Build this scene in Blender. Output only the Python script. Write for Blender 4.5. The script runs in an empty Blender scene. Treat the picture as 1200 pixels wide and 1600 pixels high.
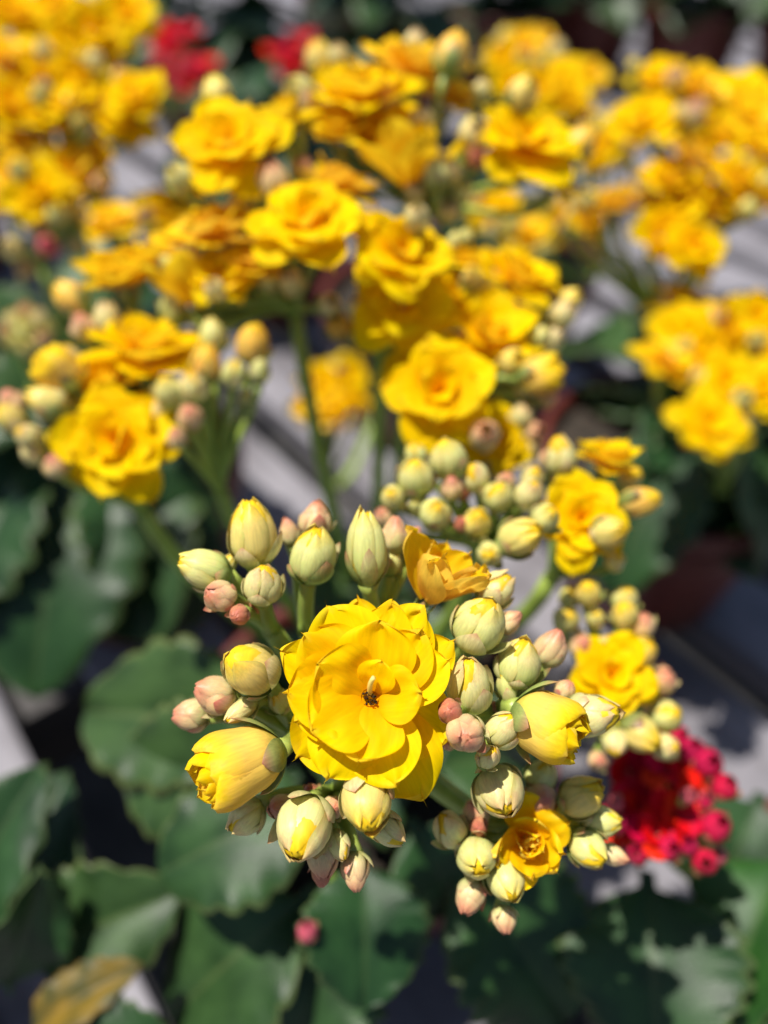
import bpy, math, random
from mathutils import Vector, Matrix, Quaternion, noise

R = math.radians
rnd = random.Random(11)
scene = bpy.context.scene
COL = scene.collection

# ------------------------------------------------------------------ camera
PITCH = R(43.5)
CAM_H = 0.31
FPX = 1250.0                      # focal length in photo pixels (1200 x 1600)
CAM = Vector((0, 0, CAM_H))
AX_R = Vector((1, 0, 0))
AX_U = Vector((0, math.sin(PITCH), math.cos(PITCH)))
AX_F = Vector((0, math.cos(PITCH), -math.sin(PITCH)))

cam_data = bpy.data.cameras.new('camera')
cam = bpy.data.objects.new('camera', cam_data)
COL.objects.link(cam)
cam.location = CAM
cam.rotation_euler = (math.pi / 2 - PITCH, 0, 0)
cam_data.sensor_fit = 'VERTICAL'
cam_data.sensor_height = 36.0
cam_data.lens = 36.0 * FPX / 1600.0
cam_data.clip_start = 0.005
cam_data.clip_end = 200.0
cam_data.dof.use_dof = True
cam_data.dof.focus_distance = 0.1055
cam_data.dof.aperture_fstop = 7.2
scene.camera = cam

# ------------------------------------------------------------------ light
TO_SUN = Vector((-0.31, 0.03, 0.95)).normalized()
world = bpy.data.worlds.new('World')
scene.world = world
world.use_nodes = True
wn = world.node_tree.nodes
sky = wn.new('ShaderNodeTexSky')
sky.sky_type = 'NISHITA'
sky.sun_disc = False
sky.sun_elevation = math.asin(TO_SUN.z)
sky.sun_rotation = math.atan2(TO_SUN.x, TO_SUN.y)
world.node_tree.links.new(sky.outputs[0], wn['Background'].inputs[0])
wn['Background'].inputs[1].default_value = 0.07
sun_data = bpy.data.lights.new('sun', 'SUN')
sun_data.energy = 5.0
sun_data.angle = R(0.5)
sun_data.color = (1.0, 0.96, 0.88)
sun = bpy.data.objects.new('sun', sun_data)
COL.objects.link(sun)
sun.rotation_euler = (-TO_SUN).to_track_quat('-Z', 'Y').to_euler()
sun.location = TO_SUN * 3

scene.view_settings.view_transform = 'Standard'
scene.view_settings.look = 'None'
scene.view_settings.exposure = 0.38
scene.view_settings.gamma = 1.0
scene.view_settings.use_curve_mapping = False
scene.render.engine = 'CYCLES'
scene.cycles.use_denoising = True
scene.cycles.max_bounces = 10
scene.cycles.diffuse_bounces = 5
scene.cycles.transmission_bounces = 6

# ------------------------------------------------------------------ helpers
def P(px, py, z):
    """the point of the place at depth z (metres) on the line of sight of a photo pixel"""
    return CAM + AX_F * z + AX_R * ((px - 600) / FPX * z) + AX_U * ((800 - py) / FPX * z)

def D(dx, dy, dz):
    """direction: right, up in the picture, towards the viewer"""
    return (AX_R * dx + AX_U * dy - AX_F * dz).normalized()

def new_mesh(name, verts, faces, mat=None, attr=None, attr2=None, smooth=True):
    me = bpy.data.meshes.new(name)
    me.from_pydata([tuple(v) for v in verts], [], faces)
    if smooth:
        me.polygons.foreach_set('use_smooth', [True] * len(me.polygons))
    if attr is not None:
        a = me.attributes.new('pt', 'FLOAT', 'POINT')
        a.data.foreach_set('value', attr)
    if attr2 is not None:
        a = me.attributes.new('pe', 'FLOAT', 'POINT')
        a.data.foreach_set('value', attr2)
    if mat is not None:
        me.materials.append(mat)
    me.update()
    return me

def link(name, me, parent=None, mw=None, local=None):
    o = bpy.data.objects.new(name, me)
    COL.objects.link(o)
    if parent is not None:
        o.parent = parent
    if local is not None:
        o.matrix_local = local
    return o

def frame(origin, zaxis, spin=0.0):
    q = zaxis.to_track_quat('Z', 'Y')
    return Matrix.Translation(origin) @ q.to_matrix().to_4x4() @ Matrix.Rotation(spin, 4, 'Z')

def thing(name, label, cat, group=None, loc=(0, 0, 0)):
    o = bpy.data.objects.new(name, None)
    COL.objects.link(o)
    o.location = loc
    o.empty_display_size = 0.02
    o['label'] = label
    o['category'] = cat
    if group:
        o['group'] = group
    return o

# ------------------------------------------------------------------ materials
def nodes_mat(name):
    m = bpy.data.materials.new(name)
    m.use_nodes = True
    return m, m.node_tree.nodes, m.node_tree.links

def ramp(n, stops):
    r = n.new('ShaderNodeValToRGB')
    el = r.color_ramp.elements
    while len(el) < len(stops):
        el.new(0.5)
    for e, (p, c) in zip(el, stops):
        e.position = p
        e.color = (*c, 1)
    return r

def attr_node(n, name):
    a = n.new('ShaderNodeAttribute')
    a.attribute_name = name
    return a

def tissue(name, stops, back=None, transl=0.3, rough=0.5, spec=0.3, sss=0.0, vary=0.12, streak=0.12, bump=0.15,
           scale=5.0, stretch=(0.5, 4.0, 1.0), edge=None, blush=None, dist=0.00009):
    """thin plant tissue: colour along the piece, streaks, light passing through it"""
    m, n, l = nodes_mat(name)
    b = n['Principled BSDF']
    out = n['Material Output']
    at = attr_node(n, 'pt')
    rp = ramp(n, stops)
    l.new(at.outputs['Fac'], rp.inputs[0])
    col = rp.outputs[0]
    tc = n.new('ShaderNodeTexCoord')
    mp = n.new('ShaderNodeMapping')
    mp.inputs['Scale'].default_value = stretch
    l.new(tc.outputs['Object'], mp.inputs[0])
    nz = n.new('ShaderNodeTexNoise')
    nz.inputs['Scale'].default_value = scale
    nz.inputs['Detail'].default_value = 4
    l.new(mp.outputs[0], nz.inputs[0])
    if edge is not None:
        ae = attr_node(n, 'pe')
        er = ramp(n, [(0.0, (0, 0, 0)), (0.70, (0, 0, 0)), (1.0, (0.75, 0.75, 0.75))])
        l.new(ae.outputs['Fac'], er.inputs[0])
        me_ = n.new('ShaderNodeMix'); me_.data_type = 'RGBA'
        l.new(er.outputs[0], me_.inputs[0])
        l.new(col, me_.inputs[6])
        me_.inputs[7].default_value = (*edge, 1)
        col = me_.outputs[2]
    if blush is not None:
        n2 = n.new('ShaderNodeTexNoise'); n2.noise_dimensions = '4D'; n2.inputs['Scale'].default_value = 3.2; n2.inputs['Detail'].default_value = 3
        o2 = n.new('ShaderNodeObjectInfo'); w2 = n.new('ShaderNodeMath'); w2.operation = 'MULTIPLY'; w2.inputs[1].default_value = 40
        t2 = n.new('ShaderNodeTexCoord')
        l.new(o2.outputs['Random'], w2.inputs[0]); l.new(w2.outputs[0], n2.inputs['W']); l.new(t2.outputs['Object'], n2.inputs[0])
        b2 = ramp(n, [(0.50, (0, 0, 0)), (0.72, (0.55, 0.55, 0.55))])
        l.new(n2.outputs[0], b2.inputs[0])
        m2 = n.new('ShaderNodeMix'); m2.data_type = 'RGBA'
        l.new(b2.outputs[0], m2.inputs[0]); l.new(col, m2.inputs[6]); m2.inputs[7].default_value = (*blush, 1)
        col = m2.outputs[2]
    if back is not None:
        g = n.new('ShaderNodeNewGeometry')
        mb = n.new('ShaderNodeMix'); mb.data_type = 'RGBA'
        l.new(g.outputs['Backfacing'], mb.inputs[0])
        l.new(col, mb.inputs[6])
        mb.inputs[7].default_value = (*back, 1)
        col = mb.outputs[2]
    oi = n.new('ShaderNodeObjectInfo')
    hs = n.new('ShaderNodeHueSaturation')
    mr = n.new('ShaderNodeMapRange')
    mr.inputs[3].default_value = 1 - vary; mr.inputs[4].default_value = 1 + vary * 0.5
    l.new(oi.outputs['Random'], mr.inputs[0])
    mh = n.new('ShaderNodeMapRange')
    mh.inputs[1].default_value = 0.3; mh.inputs[2].default_value = 0.7
    mh.inputs[3].default_value = 1 - streak; mh.inputs[4].default_value = 1 + streak * 0.6
    l.new(nz.outputs[0], mh.inputs[0])
    mm = n.new('ShaderNodeMath'); mm.operation = 'MULTIPLY'
    l.new(mr.outputs[0], mm.inputs[0]); l.new(mh.outputs[0], mm.inputs[1])
    l.new(col, hs.inputs['Color']); l.new(mm.outputs[0], hs.inputs['Value'])
    hh = n.new('ShaderNodeMapRange')
    hh.inputs[3].default_value = 0.5 - vary * 0.06; hh.inputs[4].default_value = 0.5 + vary * 0.04
    l.new(oi.outputs['Random'], hh.inputs[0])
    l.new(hh.outputs[0], hs.inputs['Hue'])
    col = hs.outputs[0]
    l.new(col, b.inputs['Base Color'])
    b.inputs['Roughness'].default_value = rough
    b.inputs['Specular IOR Level'].default_value = spec
    if sss > 0:
        b.inputs['Subsurface Weight'].default_value = sss
        b.inputs['Subsurface Radius'].default_value = (1.0, 0.6, 0.25)
        b.inputs['Subsurface Scale'].default_value = 0.0016
    if bump:
        bp = n.new('ShaderNodeBump')
        bp.inputs['Strength'].default_value = bump
        bp.inputs['Distance'].default_value = dist
        l.new(nz.outputs[0], bp.inputs['Height'])
        l.new(bp.outputs[0], b.inputs['Normal'])
    if transl > 0:
        t = n.new('ShaderNodeBsdfTranslucent')
        l.new(col, t.inputs[0])
        mx = n.new('ShaderNodeMixShader')
        mx.inputs[0].default_value = transl
        l.new(b.outputs[0], mx.inputs[1]); l.new(t.outputs[0], mx.inputs[2])
        l.new(mx.outputs[0], out.inputs[0])
    return m

M = {}
M['petal'] = tissue('yellow_petal', [(0, (0.94, 0.44, 0.001)), (0.25, (0.96, 0.58, 0.001)), (0.6, (0.97, 0.67, 0.001)), (0.92, (0.97, 0.71, 0.001)), (1, (0.97, 0.72, 0.02))],
                    back=(0.96, 0.70, 0.02), transl=0.42, rough=0.6, spec=0.06, vary=0.09, streak=0.10, bump=0.5, blush=(0.96, 0.56, 0.002))
M['petal_deep'] = tissue('deep_yellow_petal', [(0, (0.94, 0.44, 0.002)), (0.5, (0.96, 0.60, 0.002)), (1, (0.97, 0.67, 0.004))],
                    back=(0.95, 0.66, 0.05), transl=0.36, rough=0.45, spec=0.25, vary=0.10, streak=0.06, bump=0.1)
M['petal_peach'] = tissue('peach_petal', [(0, (0.95, 0.60, 0.02)), (0.5, (0.96, 0.62, 0.01)), (1, (0.96, 0.66, 0.01))],
                    back=(0.98, 0.70, 0.09), transl=0.55, rough=0.5, spec=0.1, vary=0.06, streak=0.10, bump=0.5)
M['petal_blush'] = tissue('blush_petal', [(0, (0.62, 0.60, 0.08)), (0.25, (0.95, 0.70, 0.13)), (0.6, (0.96, 0.66, 0.11)), (0.88, (0.97, 0.68, 0.02)), (1, (0.97, 0.70, 0.005))],
                    transl=0.30, rough=0.5, spec=0.12, vary=0.06, streak=0.12, bump=0.6, stretch=(5, 5, .5), blush=(0.95, 0.58, 0.16))
M['petal_red'] = tissue('red_petal', [(0, (0.45, 0.002, 0.006)), (0.5, (0.70, 0.003, 0.006)), (1, (0.74, 0.004, 0.010))],
                    back=(0.5, 0.006, 0.02), transl=0.2, rough=0.55, spec=0.15, vary=0.2, streak=0.1)
BUD = {
 'y': [(0, (0.42, 0.46, 0.09)), (0.3, (0.76, 0.66, 0.20)), (0.75, (0.84, 0.64, 0.17)), (1, (0.90, 0.60, 0.03))],
 'g': [(0, (0.26, 0.38, 0.07)), (0.3, (0.56, 0.61, 0.19)), (0.8, (0.70, 0.67, 0.24)), (1, (0.80, 0.62, 0.10))],
 'w': [(0, (0.42, 0.50, 0.11)), (0.3, (0.70, 0.68, 0.25)), (0.8, (0.78, 0.70, 0.29)), (1, (0.76, 0.50, 0.20))],
 'p': [(0, (0.42, 0.48, 0.14)), (0.35, (0.74, 0.63, 0.30)), (0.75, (0.74, 0.50, 0.25)), (1, (0.62, 0.22, 0.13))],
 'r': [(0, (0.42, 0.30, 0.10)), (0.4, (0.60, 0.30, 0.15)), (1, (0.54, 0.16, 0.09))],
 'o': [(0, (0.50, 0.45, 0.08)), (0.3, (0.86, 0.56, 0.13)), (0.8, (0.90, 0.50, 0.06)), (1, (0.92, 0.52, 0.02))],
 'm': [(0, (0.45, 0.08, 0.08)), (0.4, (0.62, 0.016, 0.07)), (1, (0.55, 0.01, 0.06))],
 'k': [(0, (0.40, 0.25, 0.10)), (0.4, (0.68, 0.14, 0.16)), (1, (0.62, 0.10, 0.14))],
}
for k, s in BUD.items():
    M['bud_' + k] = tissue('bud_petal_' + k, s, transl=0.10, rough=0.42, spec=0.32, sss=0.15, vary=0.12, streak=0.12, bump=0.4, stretch=(5, 5, .5), blush=(0.70, 0.40, 0.20) if k in 'wp' else (0.48, 0.55, 0.14) if k in 'yo' else (0.72, 0.56, 0.24) if k == 'g' else None, edge=(0.52, 0.46, 0.10) if k in 'ygwo' else (0.55, 0.24, 0.13) if k in 'pr' else (0.5, 0.02, 0.06))
M['core'] = tissue('bud_heart', [(0, (0.6, 0.5, 0.1)), (1, (0.90, 0.58, 0.01))], transl=0.15, vary=0.1)
M['core_red'] = tissue('red_bud_heart', [(0, (0.5, 0.05, 0.08)), (1, (0.5, 0.01, 0.05))], transl=0.1, vary=0.1)
M['sepal_g'] = tissue('green_sepal', [(0, (0.20, 0.30, 0.06)), (0.6, (0.34, 0.40, 0.12)), (1, (0.48, 0.22, 0.12))],
                      transl=0.22, rough=0.4, spec=0.4, vary=0.2, streak=0.2, bump=0.5, stretch=(5, 5, .5))
M['sepal_w'] = tissue('pale_sepal', [(0, (0.36, 0.44, 0.11)), (0.5, (0.66, 0.66, 0.27)), (0.85, (0.74, 0.64, 0.31)), (1, (0.66, 0.34, 0.18))],
                      transl=0.25, rough=0.4, spec=0.35, vary=0.12, streak=0.18, bump=0.5, stretch=(5, 5, .5), blush=(0.60, 0.30, 0.17))
M['sepal_r'] = tissue('pink_sepal', [(0, (0.30, 0.35, 0.10)), (0.5, (0.60, 0.42, 0.22)), (1, (0.58, 0.16, 0.12))],
                      transl=0.25, rough=0.4, spec=0.35, vary=0.12, streak=0.18, bump=0.5, stretch=(5, 5, .5), blush=(0.60, 0.30, 0.17))
M['stem'] = tissue('green_stem', [(0, (0.22, 0.34, 0.06)), (0.6, (0.29, 0.41, 0.07)), (1, (0.32, 0.40, 0.08))],
                   transl=0.0, rough=0.4, spec=0.4, vary=0.1, streak=0.25, bump=0.3, sss=0.2, scale=300, stretch=(1.2, 1.2, .4), dist=.0003)
M['pistil'] = tissue('pale_pistil', [(0, (0.8, 0.5, 0.03)), (1, (0.92, 0.78, 0.25))], transl=0.2)
M['anther'] = tissue('dark_anther', [(0, (0.012, 0.008, 0.004)), (1, (0.03, 0.015, 0.006))], transl=0, rough=0.7)

def leaf_material(name, a, b_, edge, gloss=0.38, transl=0.12):
    m, n, l = nodes_mat(name)
    b = n['Principled BSDF']; out = n['Material Output']
    tc = n.new('ShaderNodeTexCoord')
    nz = n.new('ShaderNodeTexNoise'); nz.inputs['Scale'].default_value = 4.0; nz.inputs['Detail'].default_value = 6
    l.new(tc.outputs['Object'], nz.inputs[0])
    fine = n.new('ShaderNodeTexNoise'); fine.inputs['Scale'].default_value = 60.0; fine.inputs['Detail'].default_value = 3
    l.new(tc.outputs['Object'], fine.inputs[0])
    rp = ramp(n, [(0.35, a), (0.68, b_)])
    l.new(nz.outputs[0], rp.inputs[0])
    ae = attr_node(n, 'pe')
    er = ramp(n, [(0.0, (0.28, 0.28, 0.28)), (0.06, (0, 0, 0)), (0.88, (0, 0, 0)), (1.0, (0.75, 0.75, 0.75))])
    l.new(ae.outputs['Fac'], er.inputs[0])
    mx = n.new('ShaderNodeMix'); mx.data_type = 'RGBA'
    l.new(er.outputs[0], mx.inputs[0]); l.new(rp.outputs[0], mx.inputs[6]); mx.inputs[7].default_value = (*edge, 1)
    oi = n.new('ShaderNodeObjectInfo')
    hs = n.new('ShaderNodeHueSaturation')
    mr = n.new('ShaderNodeMapRange'); mr.inputs[3].default_value = 0.75; mr.inputs[4].default_value = 1.25
    l.new(oi.outputs['Random'], mr.inputs[0]); l.new(mr.outputs[0], hs.inputs['Value'])
    mh = n.new('ShaderNodeMapRange'); mh.inputs[3].default_value = 0.51; mh.inputs[4].default_value = 0.465
    l.new(oi.outputs['Random'], mh.inputs[0]); l.new(mh.outputs[0], hs.inputs['Hue'])
    l.new(mx.outputs[2], hs.inputs['Color'])
    l.new(hs.outputs[0], b.inputs['Base Color'])
    rr = n.new('ShaderNodeMapRange'); rr.inputs[3].default_value = gloss - 0.08; rr.inputs[4].default_value = gloss + 0.14
    l.new(nz.outputs[0], rr.inputs[0]); l.new(rr.outputs[0], b.inputs['Roughness'])
    b.inputs['Specular IOR Level'].default_value = 0.34
    bp = n.new('ShaderNodeBump'); bp.inputs['Strength'].default_value = 0.3; bp.inputs['Distance'].default_value = 0.0006
    l.new(fine.outputs[0], bp.inputs['Height']); l.new(bp.outputs[0], b.inputs['Normal'])
    t = n.new('ShaderNodeBsdfTranslucent'); l.new(hs.outputs[0], t.inputs[0])
    ms = n.new('ShaderNodeMixShader'); ms.inputs[0].default_value = transl
    l.new(b.outputs[0], ms.inputs[1]); l.new(t.outputs[0], ms.inputs[2]); l.new(ms.outputs[0], out.inputs[0])
    return m
M['leaf'] = leaf_material('green_leaf', (0.012, 0.040, 0.011), (0.030, 0.086, 0.023), (0.11, 0.15, 0.05))
M['leaf_bright'] = leaf_material('bright_green_leaf', (0.014, 0.058, 0.010), (0.030, 0.105, 0.016), (0.12, 0.18, 0.05))
M['leaf_old'] = leaf_material('withered_leaf', (0.045, 0.06, 0.02), (0.26, 0.17, 0.02), (0.20, 0.12, 0.04))

def plank_material():
    m, n, l = nodes_mat('weathered_plank')
    b = n['Principled BSDF']
    tc = n.new('ShaderNodeTexCoord'); mp = n.new('ShaderNodeMapping'); mp.inputs['Scale'].default_value = (3, 60, 20)
    l.new(tc.outputs['Object'], mp.inputs[0])
    oi = n.new('ShaderNodeObjectInfo')
    nz = n.new('ShaderNodeTexNoise'); nz.noise_dimensions = '4D'; nz.inputs['Scale'].default_value = 2.0; nz.inputs['Detail'].default_value = 8
    l.new(mp.outputs[0], nz.inputs[0]); 
    mw = n.new('ShaderNodeMath'); mw.operation = 'MULTIPLY'; mw.inputs[1].default_value = 30
    l.new(oi.outputs['Random'], mw.inputs[0]); l.new(mw.outputs[0], nz.inputs['W'])
    st = n.new('ShaderNodeTexNoise'); st.inputs['Scale'].default_value = 14; st.inputs['Detail'].default_value = 5
    l.new(tc.outputs['Object'], st.inputs[0])
    r1 = ramp(n, [(0.3, (0.12, 0.112, 0.122)), (0.5, (0.22, 0.208, 0.232)), (0.75, (0.30, 0.287, 0.317))])
    l.new(nz.outputs[0], r1.inputs[0])
    r2 = ramp(n, [(0.36, (0.35, 0.33, 0.32)), (0.52, (1, 1, 1))])
    l.new(st.outputs[0], r2.inputs[0])
    mx = n.new('ShaderNodeMix'); mx.data_type = 'RGBA'; mx.blend_type = 'MULTIPLY'; mx.inputs[0].default_value = 0.8
    l.new(r1.outputs[0], mx.inputs[6]); l.new(r2.outputs[0], mx.inputs[7])
    l.new(mx.outputs[2], b.inputs['Base Color'])
    b.inputs['Roughness'].default_value = 0.7
    bp = n.new('ShaderNodeBump'); bp.inputs['Strength'].default_value = 0.5; bp.inputs['Distance'].default_value = 0.002
    l.new(nz.outputs[0], bp.inputs['Height']); l.new(bp.outputs[0], b.inputs['Normal'])
    return m
M['plank'] = plank_material()

def noisy(name, a, b_, scale, rough=0.8, bump=0.5, dist=0.003):
    m, n, l = nodes_mat(name)
    b = n['Principled BSDF']
    tc = n.new('ShaderNodeTexCoord')
    nz = n.new('ShaderNodeTexNoise'); nz.inputs['Scale'].default_value = scale; nz.inputs['Detail'].default_value = 8
    l.new(tc.outputs['Object'], nz.inputs[0])
    rp = ramp(n, [(0.3, a), (0.7, b_)])
    l.new(nz.outputs[0], rp.inputs[0]); l.new(rp.outputs[0], b.inputs['Base Color'])
    b.inputs['Roughness'].default_value = rough
    bp = n.new('ShaderNodeBump'); bp.inputs['Strength'].default_value = bump; bp.inputs['Distance'].default_value = dist
    l.new(nz.outputs[0], bp.inputs['Height']); l.new(bp.outputs[0], b.inputs['Normal'])
    return m
M['pot'] = noisy('terracotta_plastic', (0.105, 0.020, 0.014), (0.145, 0.030, 0.021), 30, 0.5, 0.1, 0.001)
M['soil'] = noisy('potting_soil', (0.012, 0.009, 0.006), (0.045, 0.032, 0.022), 120, 0.95, 1.0, 0.004)
M['ground'] = noisy('dark_ground', (0.020, 0.019, 0.020), (0.06, 0.056, 0.055), 14, 0.95, 0.6, 0.01)
M['beam'] = noisy('dark_beam', (0.03, 0.028, 0.03), (0.07, 0.062, 0.06), 20, 0.7, 0.4, 0.002)

# ------------------------------------------------------------------ ground and bench
def box_mesh(name, sx, sy, sz, mat, bev=0.002):
    import bmesh
    bm = bmesh.new()
    bmesh.ops.create_cube(bm, size=1.0)
    for v in bm.verts:
        v.co.x *= sx; v.co.y *= sy; v.co.z *= sz
    if bev:
        bmesh.ops.bevel(bm, geom=list(bm.edges), offset=bev, segments=2, affect='EDGES', profile=0.6)
    me = bpy.data.meshes.new(name)
    bm.to_mesh(me); bm.free()
    me.materials.append(mat)
    return me

g = link('ground', new_mesh('ground', [(-40, -40, -0.8), (40, -40, -0.8), (40, 40, -0.8), (-40, 40, -0.8)], [(0, 1, 2, 3)], M['ground']))
g['kind'] = 'structure'
g['label'] = 'dark bare ground seen through the gaps of the bench'

bench = bpy.data.objects.new('bench', None)
COL.objects.link(bench)
bench['kind'] = 'structure'
bench['label'] = 'bench of weathered pale grey planks with dark gaps'
BA = R(90 + 38)                   # planks run 38 degrees to the left of straight ahead
bench.rotation_euler = (0, 0, BA)
bench.location = (0.0, 0.6, 0)
GAPS = [(.362, .036), (.268, .024), (.176, .024), (.105, .022), (.035, .024), (-.038, .022), (-.111, .026), (-.186, .022), (-.262, .026)]
for k in range(22):
    GAPS.append((-.262 - .076 * (k + 1), .024))
for k in range(6):
    GAPS.insert(0, (.362 + .12 * (k + 1), .016))
for (g1, w1), (g0, w0) in zip(GAPS, GAPS[1:]):
    y1, y0 = g1 - w1 / 2, g0 + w0 / 2
    o = link('plank', box_mesh('plank', 4.6, y1 - y0, 0.018, M['plank']), bench)
    o.location = (rnd.uniform(-0.05, 0.05), (y0 + y1) / 2, -0.009 + rnd.uniform(-.0015, .0))
    o.rotation_euler = (rnd.uniform(-.006, .006), 0, rnd.uniform(-.002, .002))
bm_me = box_mesh('bearer', 0.05, 3.9, 0.05, M['beam'])
for x in (-1.35, -0.75, -0.18, 0.45, 1.0):
    o = link('bearer', bm_me, bench)
    o.location = (x, -.5, -0.018 - 0.0285)

# ------------------------------------------------------------------ petals, buds, leaves: mesh builders
def petal_mesh(name, L, W, e0, e1, cup, cusp, wav, seed, mat, nu=10, nv=8, r0=0.06, base=0.34, und=.11):
    rr = random.Random(seed)
    ph = rr.uniform(0, 6.28); ph2 = rr.uniform(0, 6.28); skew = rr.uniform(-.12, .12)
    verts, att, att2, faces = [], [], [], []
    ss = [1 - (1 - i / nu) ** 1.6 for i in range(nu + 1)]
    x, z, pt = r0 * L, 0.0, 0.0
    rows = []
    for i, t in enumerate(ss):
        steps = 6
        for k in range(steps):
            tt = pt + (t - pt) * (k + .5) / steps
            e = e0 + (e1 - e0) * tt
            x += math.cos(e) * L * (t - pt) / steps
            z += math.sin(e) * L * (t - pt) / steps
        pt = t
        f = base + (1 - base) * math.sin(math.pi / 2 * min(1, t / .58)) if t < .58 else max(0, 1 - ((t - .58) / .42) ** 2.0) ** .62
        rows.append((t, x, z, e0 + (e1 - e0) * t, f * W / 2))
    e = rows[-1][3]
    rows.append((1.0, x + math.cos(e + .2) * cusp * L, z + math.sin(e + .2) * cusp * L, e, 0.0))
    for (t, x, z, e, w) in rows:
        for j in range(nv + 1):
            v = -1 + 2 * j / nv
            off = cup * W * v * v * (0.4 + .6 * math.sin(math.pi * min(t, .9))) * (w / (W / 2) if W else 0)
            off += wav * W * math.sin(2.6 * v + ph + 3 * t) * t * t
            off += wav * .6 * W * math.sin(7 * v + ph2) * t ** 4
            off += und * W * noise.noise(Vector((t * 2.6 + ph, v * 1.8 + ph2, ph))) * min(1, t * 2)
            edge = 1 + .03 * math.sin(9 * v + ph) * t ** 3
            xx = x + (edge - 1) * L - math.sin(e) * off + .025 * L * math.sin(5 * v + ph2) * t ** 3 + .012 * L * math.sin(13 * v + ph) * t ** 6
            verts.append((xx, w * v + skew * w * t * .6, z + math.cos(e) * off))
            att.append(t); att2.append(abs(v))
    n = nv + 1
    for i in range(len(rows) - 1):
        for j in range(nv):
            faces.append((i * n + j, (i + 1) * n + j, (i + 1) * n + j + 1, i * n + j + 1))
    return new_mesh(name, verts, faces, mat, att, att2)

def bud_profile(t):
    if t < .42:
        return .30 + .70 * math.sin(math.pi / 2 * t / .42) ** .8
    return max(0.0, 1 - ((t - .42) / .60) ** 2.5) ** .62

def bud_petal_mesh(name, half, twist, open_, tipout, seed, mat, scale=1.0, nu=12, nv=8, star=.72, bulge=.06):
    """one overlapping outer petal of a closed bud; bud is 1 long and 2*0.42 wide"""
    rr = random.Random(seed)
    RAD = .405
    dent = rr.uniform(.0, .05); ph = rr.uniform(0, 6.28)
    verts, att, att2, faces = [], [], [], []
    for i in range(nu + 1):
        t = i / nu
        t2 = 1 - (1 - t) ** 1.25
        r = RAD * max(bud_profile(t2), .03 + .10 * (1 - star)) * scale
        r += open_ * max(0, t2 - .45) ** 1.5
        for j in range(nv + 1):
            v = -1 + 2 * j / nv
            nar = 1.0 if t2 < star else math.sqrt(max(.0, 1 - ((t2 - star) / (1.01 - star)) ** 2))
            nar = max(nar, .16) if i < nu else .02
            phi = v * half * nar + twist * t2
            rad = r * (1 + .085 * v * (1 - .4 * t2) + bulge * (1 - v * v)) + dent * math.sin(3.1 * v + 5 * t2 + ph) * r
            ridge = .010 * math.exp(-(v * 5) ** 2)
            rad += ridge
            zz = t2 + tipout * max(0, t2 - .9) - .03 * v * v * t2
            rad += tipout * .6 * max(0, t2 - .92)
            verts.append((rad * math.cos(phi), rad * math.sin(phi), zz))
            att.append(t2); att2.append(abs(v))
    n = nv + 1
    for i in range(nu):
        for j in range(nv):
            faces.append((i * n + j, i * n + j + 1, (i + 1) * n + j + 1, (i + 1) * n + j))
    return new_mesh(name, verts, faces, mat, att, att2)

def bud_core_mesh(name, mat, star=.06):
    RAD = .385
    verts, att, faces = [], [], []
    nu, nv = 12, 20
    for i in range(nu + 1):
        t = i / nu
        for j in range(nv):
            a = 2 * math.pi * j / nv
            crimp = 1 + .10 * math.cos(5 * a + 2 * t) * max(0, t - .5) * 2
            r = RAD * max(bud_profile(t), .05 if i < nu else .02) * crimp
            zz = t * (.97 + star * .5 * max(0, t - .85) * (1 + math.cos(5 * a)) * 6)
            verts.append((r * math.cos(a), r * math.sin(a), zz)); att.append(t)
    for i in range(nu):
        for j in range(nv):
            faces.append((i * nv + j, i * nv + (j + 1) % nv, (i + 1) * nv + (j + 1) % nv, (i + 1) * nv + j))
    faces.append(tuple(range(nv))[::-1]); faces.append(tuple(nu * nv + j for j in range(nv)))
    return new_mesh(name, verts, faces, mat, att, [0.0] * len(att))

def sepal_mesh(name, length, half, spread, seed, mat, nu=9, nv=6):
    rr = random.Random(seed)
    RAD = .42
    verts, att, att2, faces = [], [], [], []
    for i in range(nu + 1):
        t = i / nu
        h = length * t
        r = RAD * bud_profile(min(h, .97)) * 1.07 + .012 + spread * t ** 1.8
        wid = half * (math.sin(math.pi * min(1, .22 + .78 * t) ** 1.1) ** .8 if t < 1 else .02)
        for j in range(nv + 1):
            v = -1 + 2 * j / nv
            phi = v * wid * (RAD * 1.1 / max(r, .12))
            rad = r - .05 * wid * v * v * (1 if spread > .1 else 0) + .03 * (1 - v * v) * math.sin(math.pi * t)
            verts.append((rad * math.cos(phi), rad * math.sin(phi), h - .02)); att.append(t); att2.append(abs(v))
    n = nv + 1
    for i in range(nu):
        for j in range(nv):
            faces.append((i * n + j, i * n + j + 1, (i + 1) * n + j + 1, (i + 1) * n + j))
    return new_mesh(name, verts, faces, mat, att, att2)

_cache = {}
def cached(key, fn):
    if key not in _cache:
        _cache[key] = fn()
    return _cache[key]

def bud_petal(var, tone, loose):
    key = ('bp', var, tone, loose)
    def mk():
        op = (.0, .05, .16)[loose]
        star = {'y': .76, 'o': .74, 'g': .83, 'w': .85}.get(tone, .94)
        return bud_petal_mesh('bud_petal', .80 + .10 * (var % 3), .48 + .12 * (var % 2), op, .45 + .3 * (var % 2), 40 + var,
                              M['bud_' + tone], star=star, bulge=.16 if tone in 'prk' else .07)
    return cached(key, mk)

def bud_sepal(var, kind):
    key = ('bs', var, kind)
    def mk():
        ln = (.50, .64, .78, .60)[var % 4]; hf = (.50, .62, .66, .42)[var % 4]; sp = (.0, .02, .07, .18)[var % 4]
        return sepal_mesh('sepal', ln, hf, sp, 70 + var, M['sepal_' + kind])
    return cached(key, mk)

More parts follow.
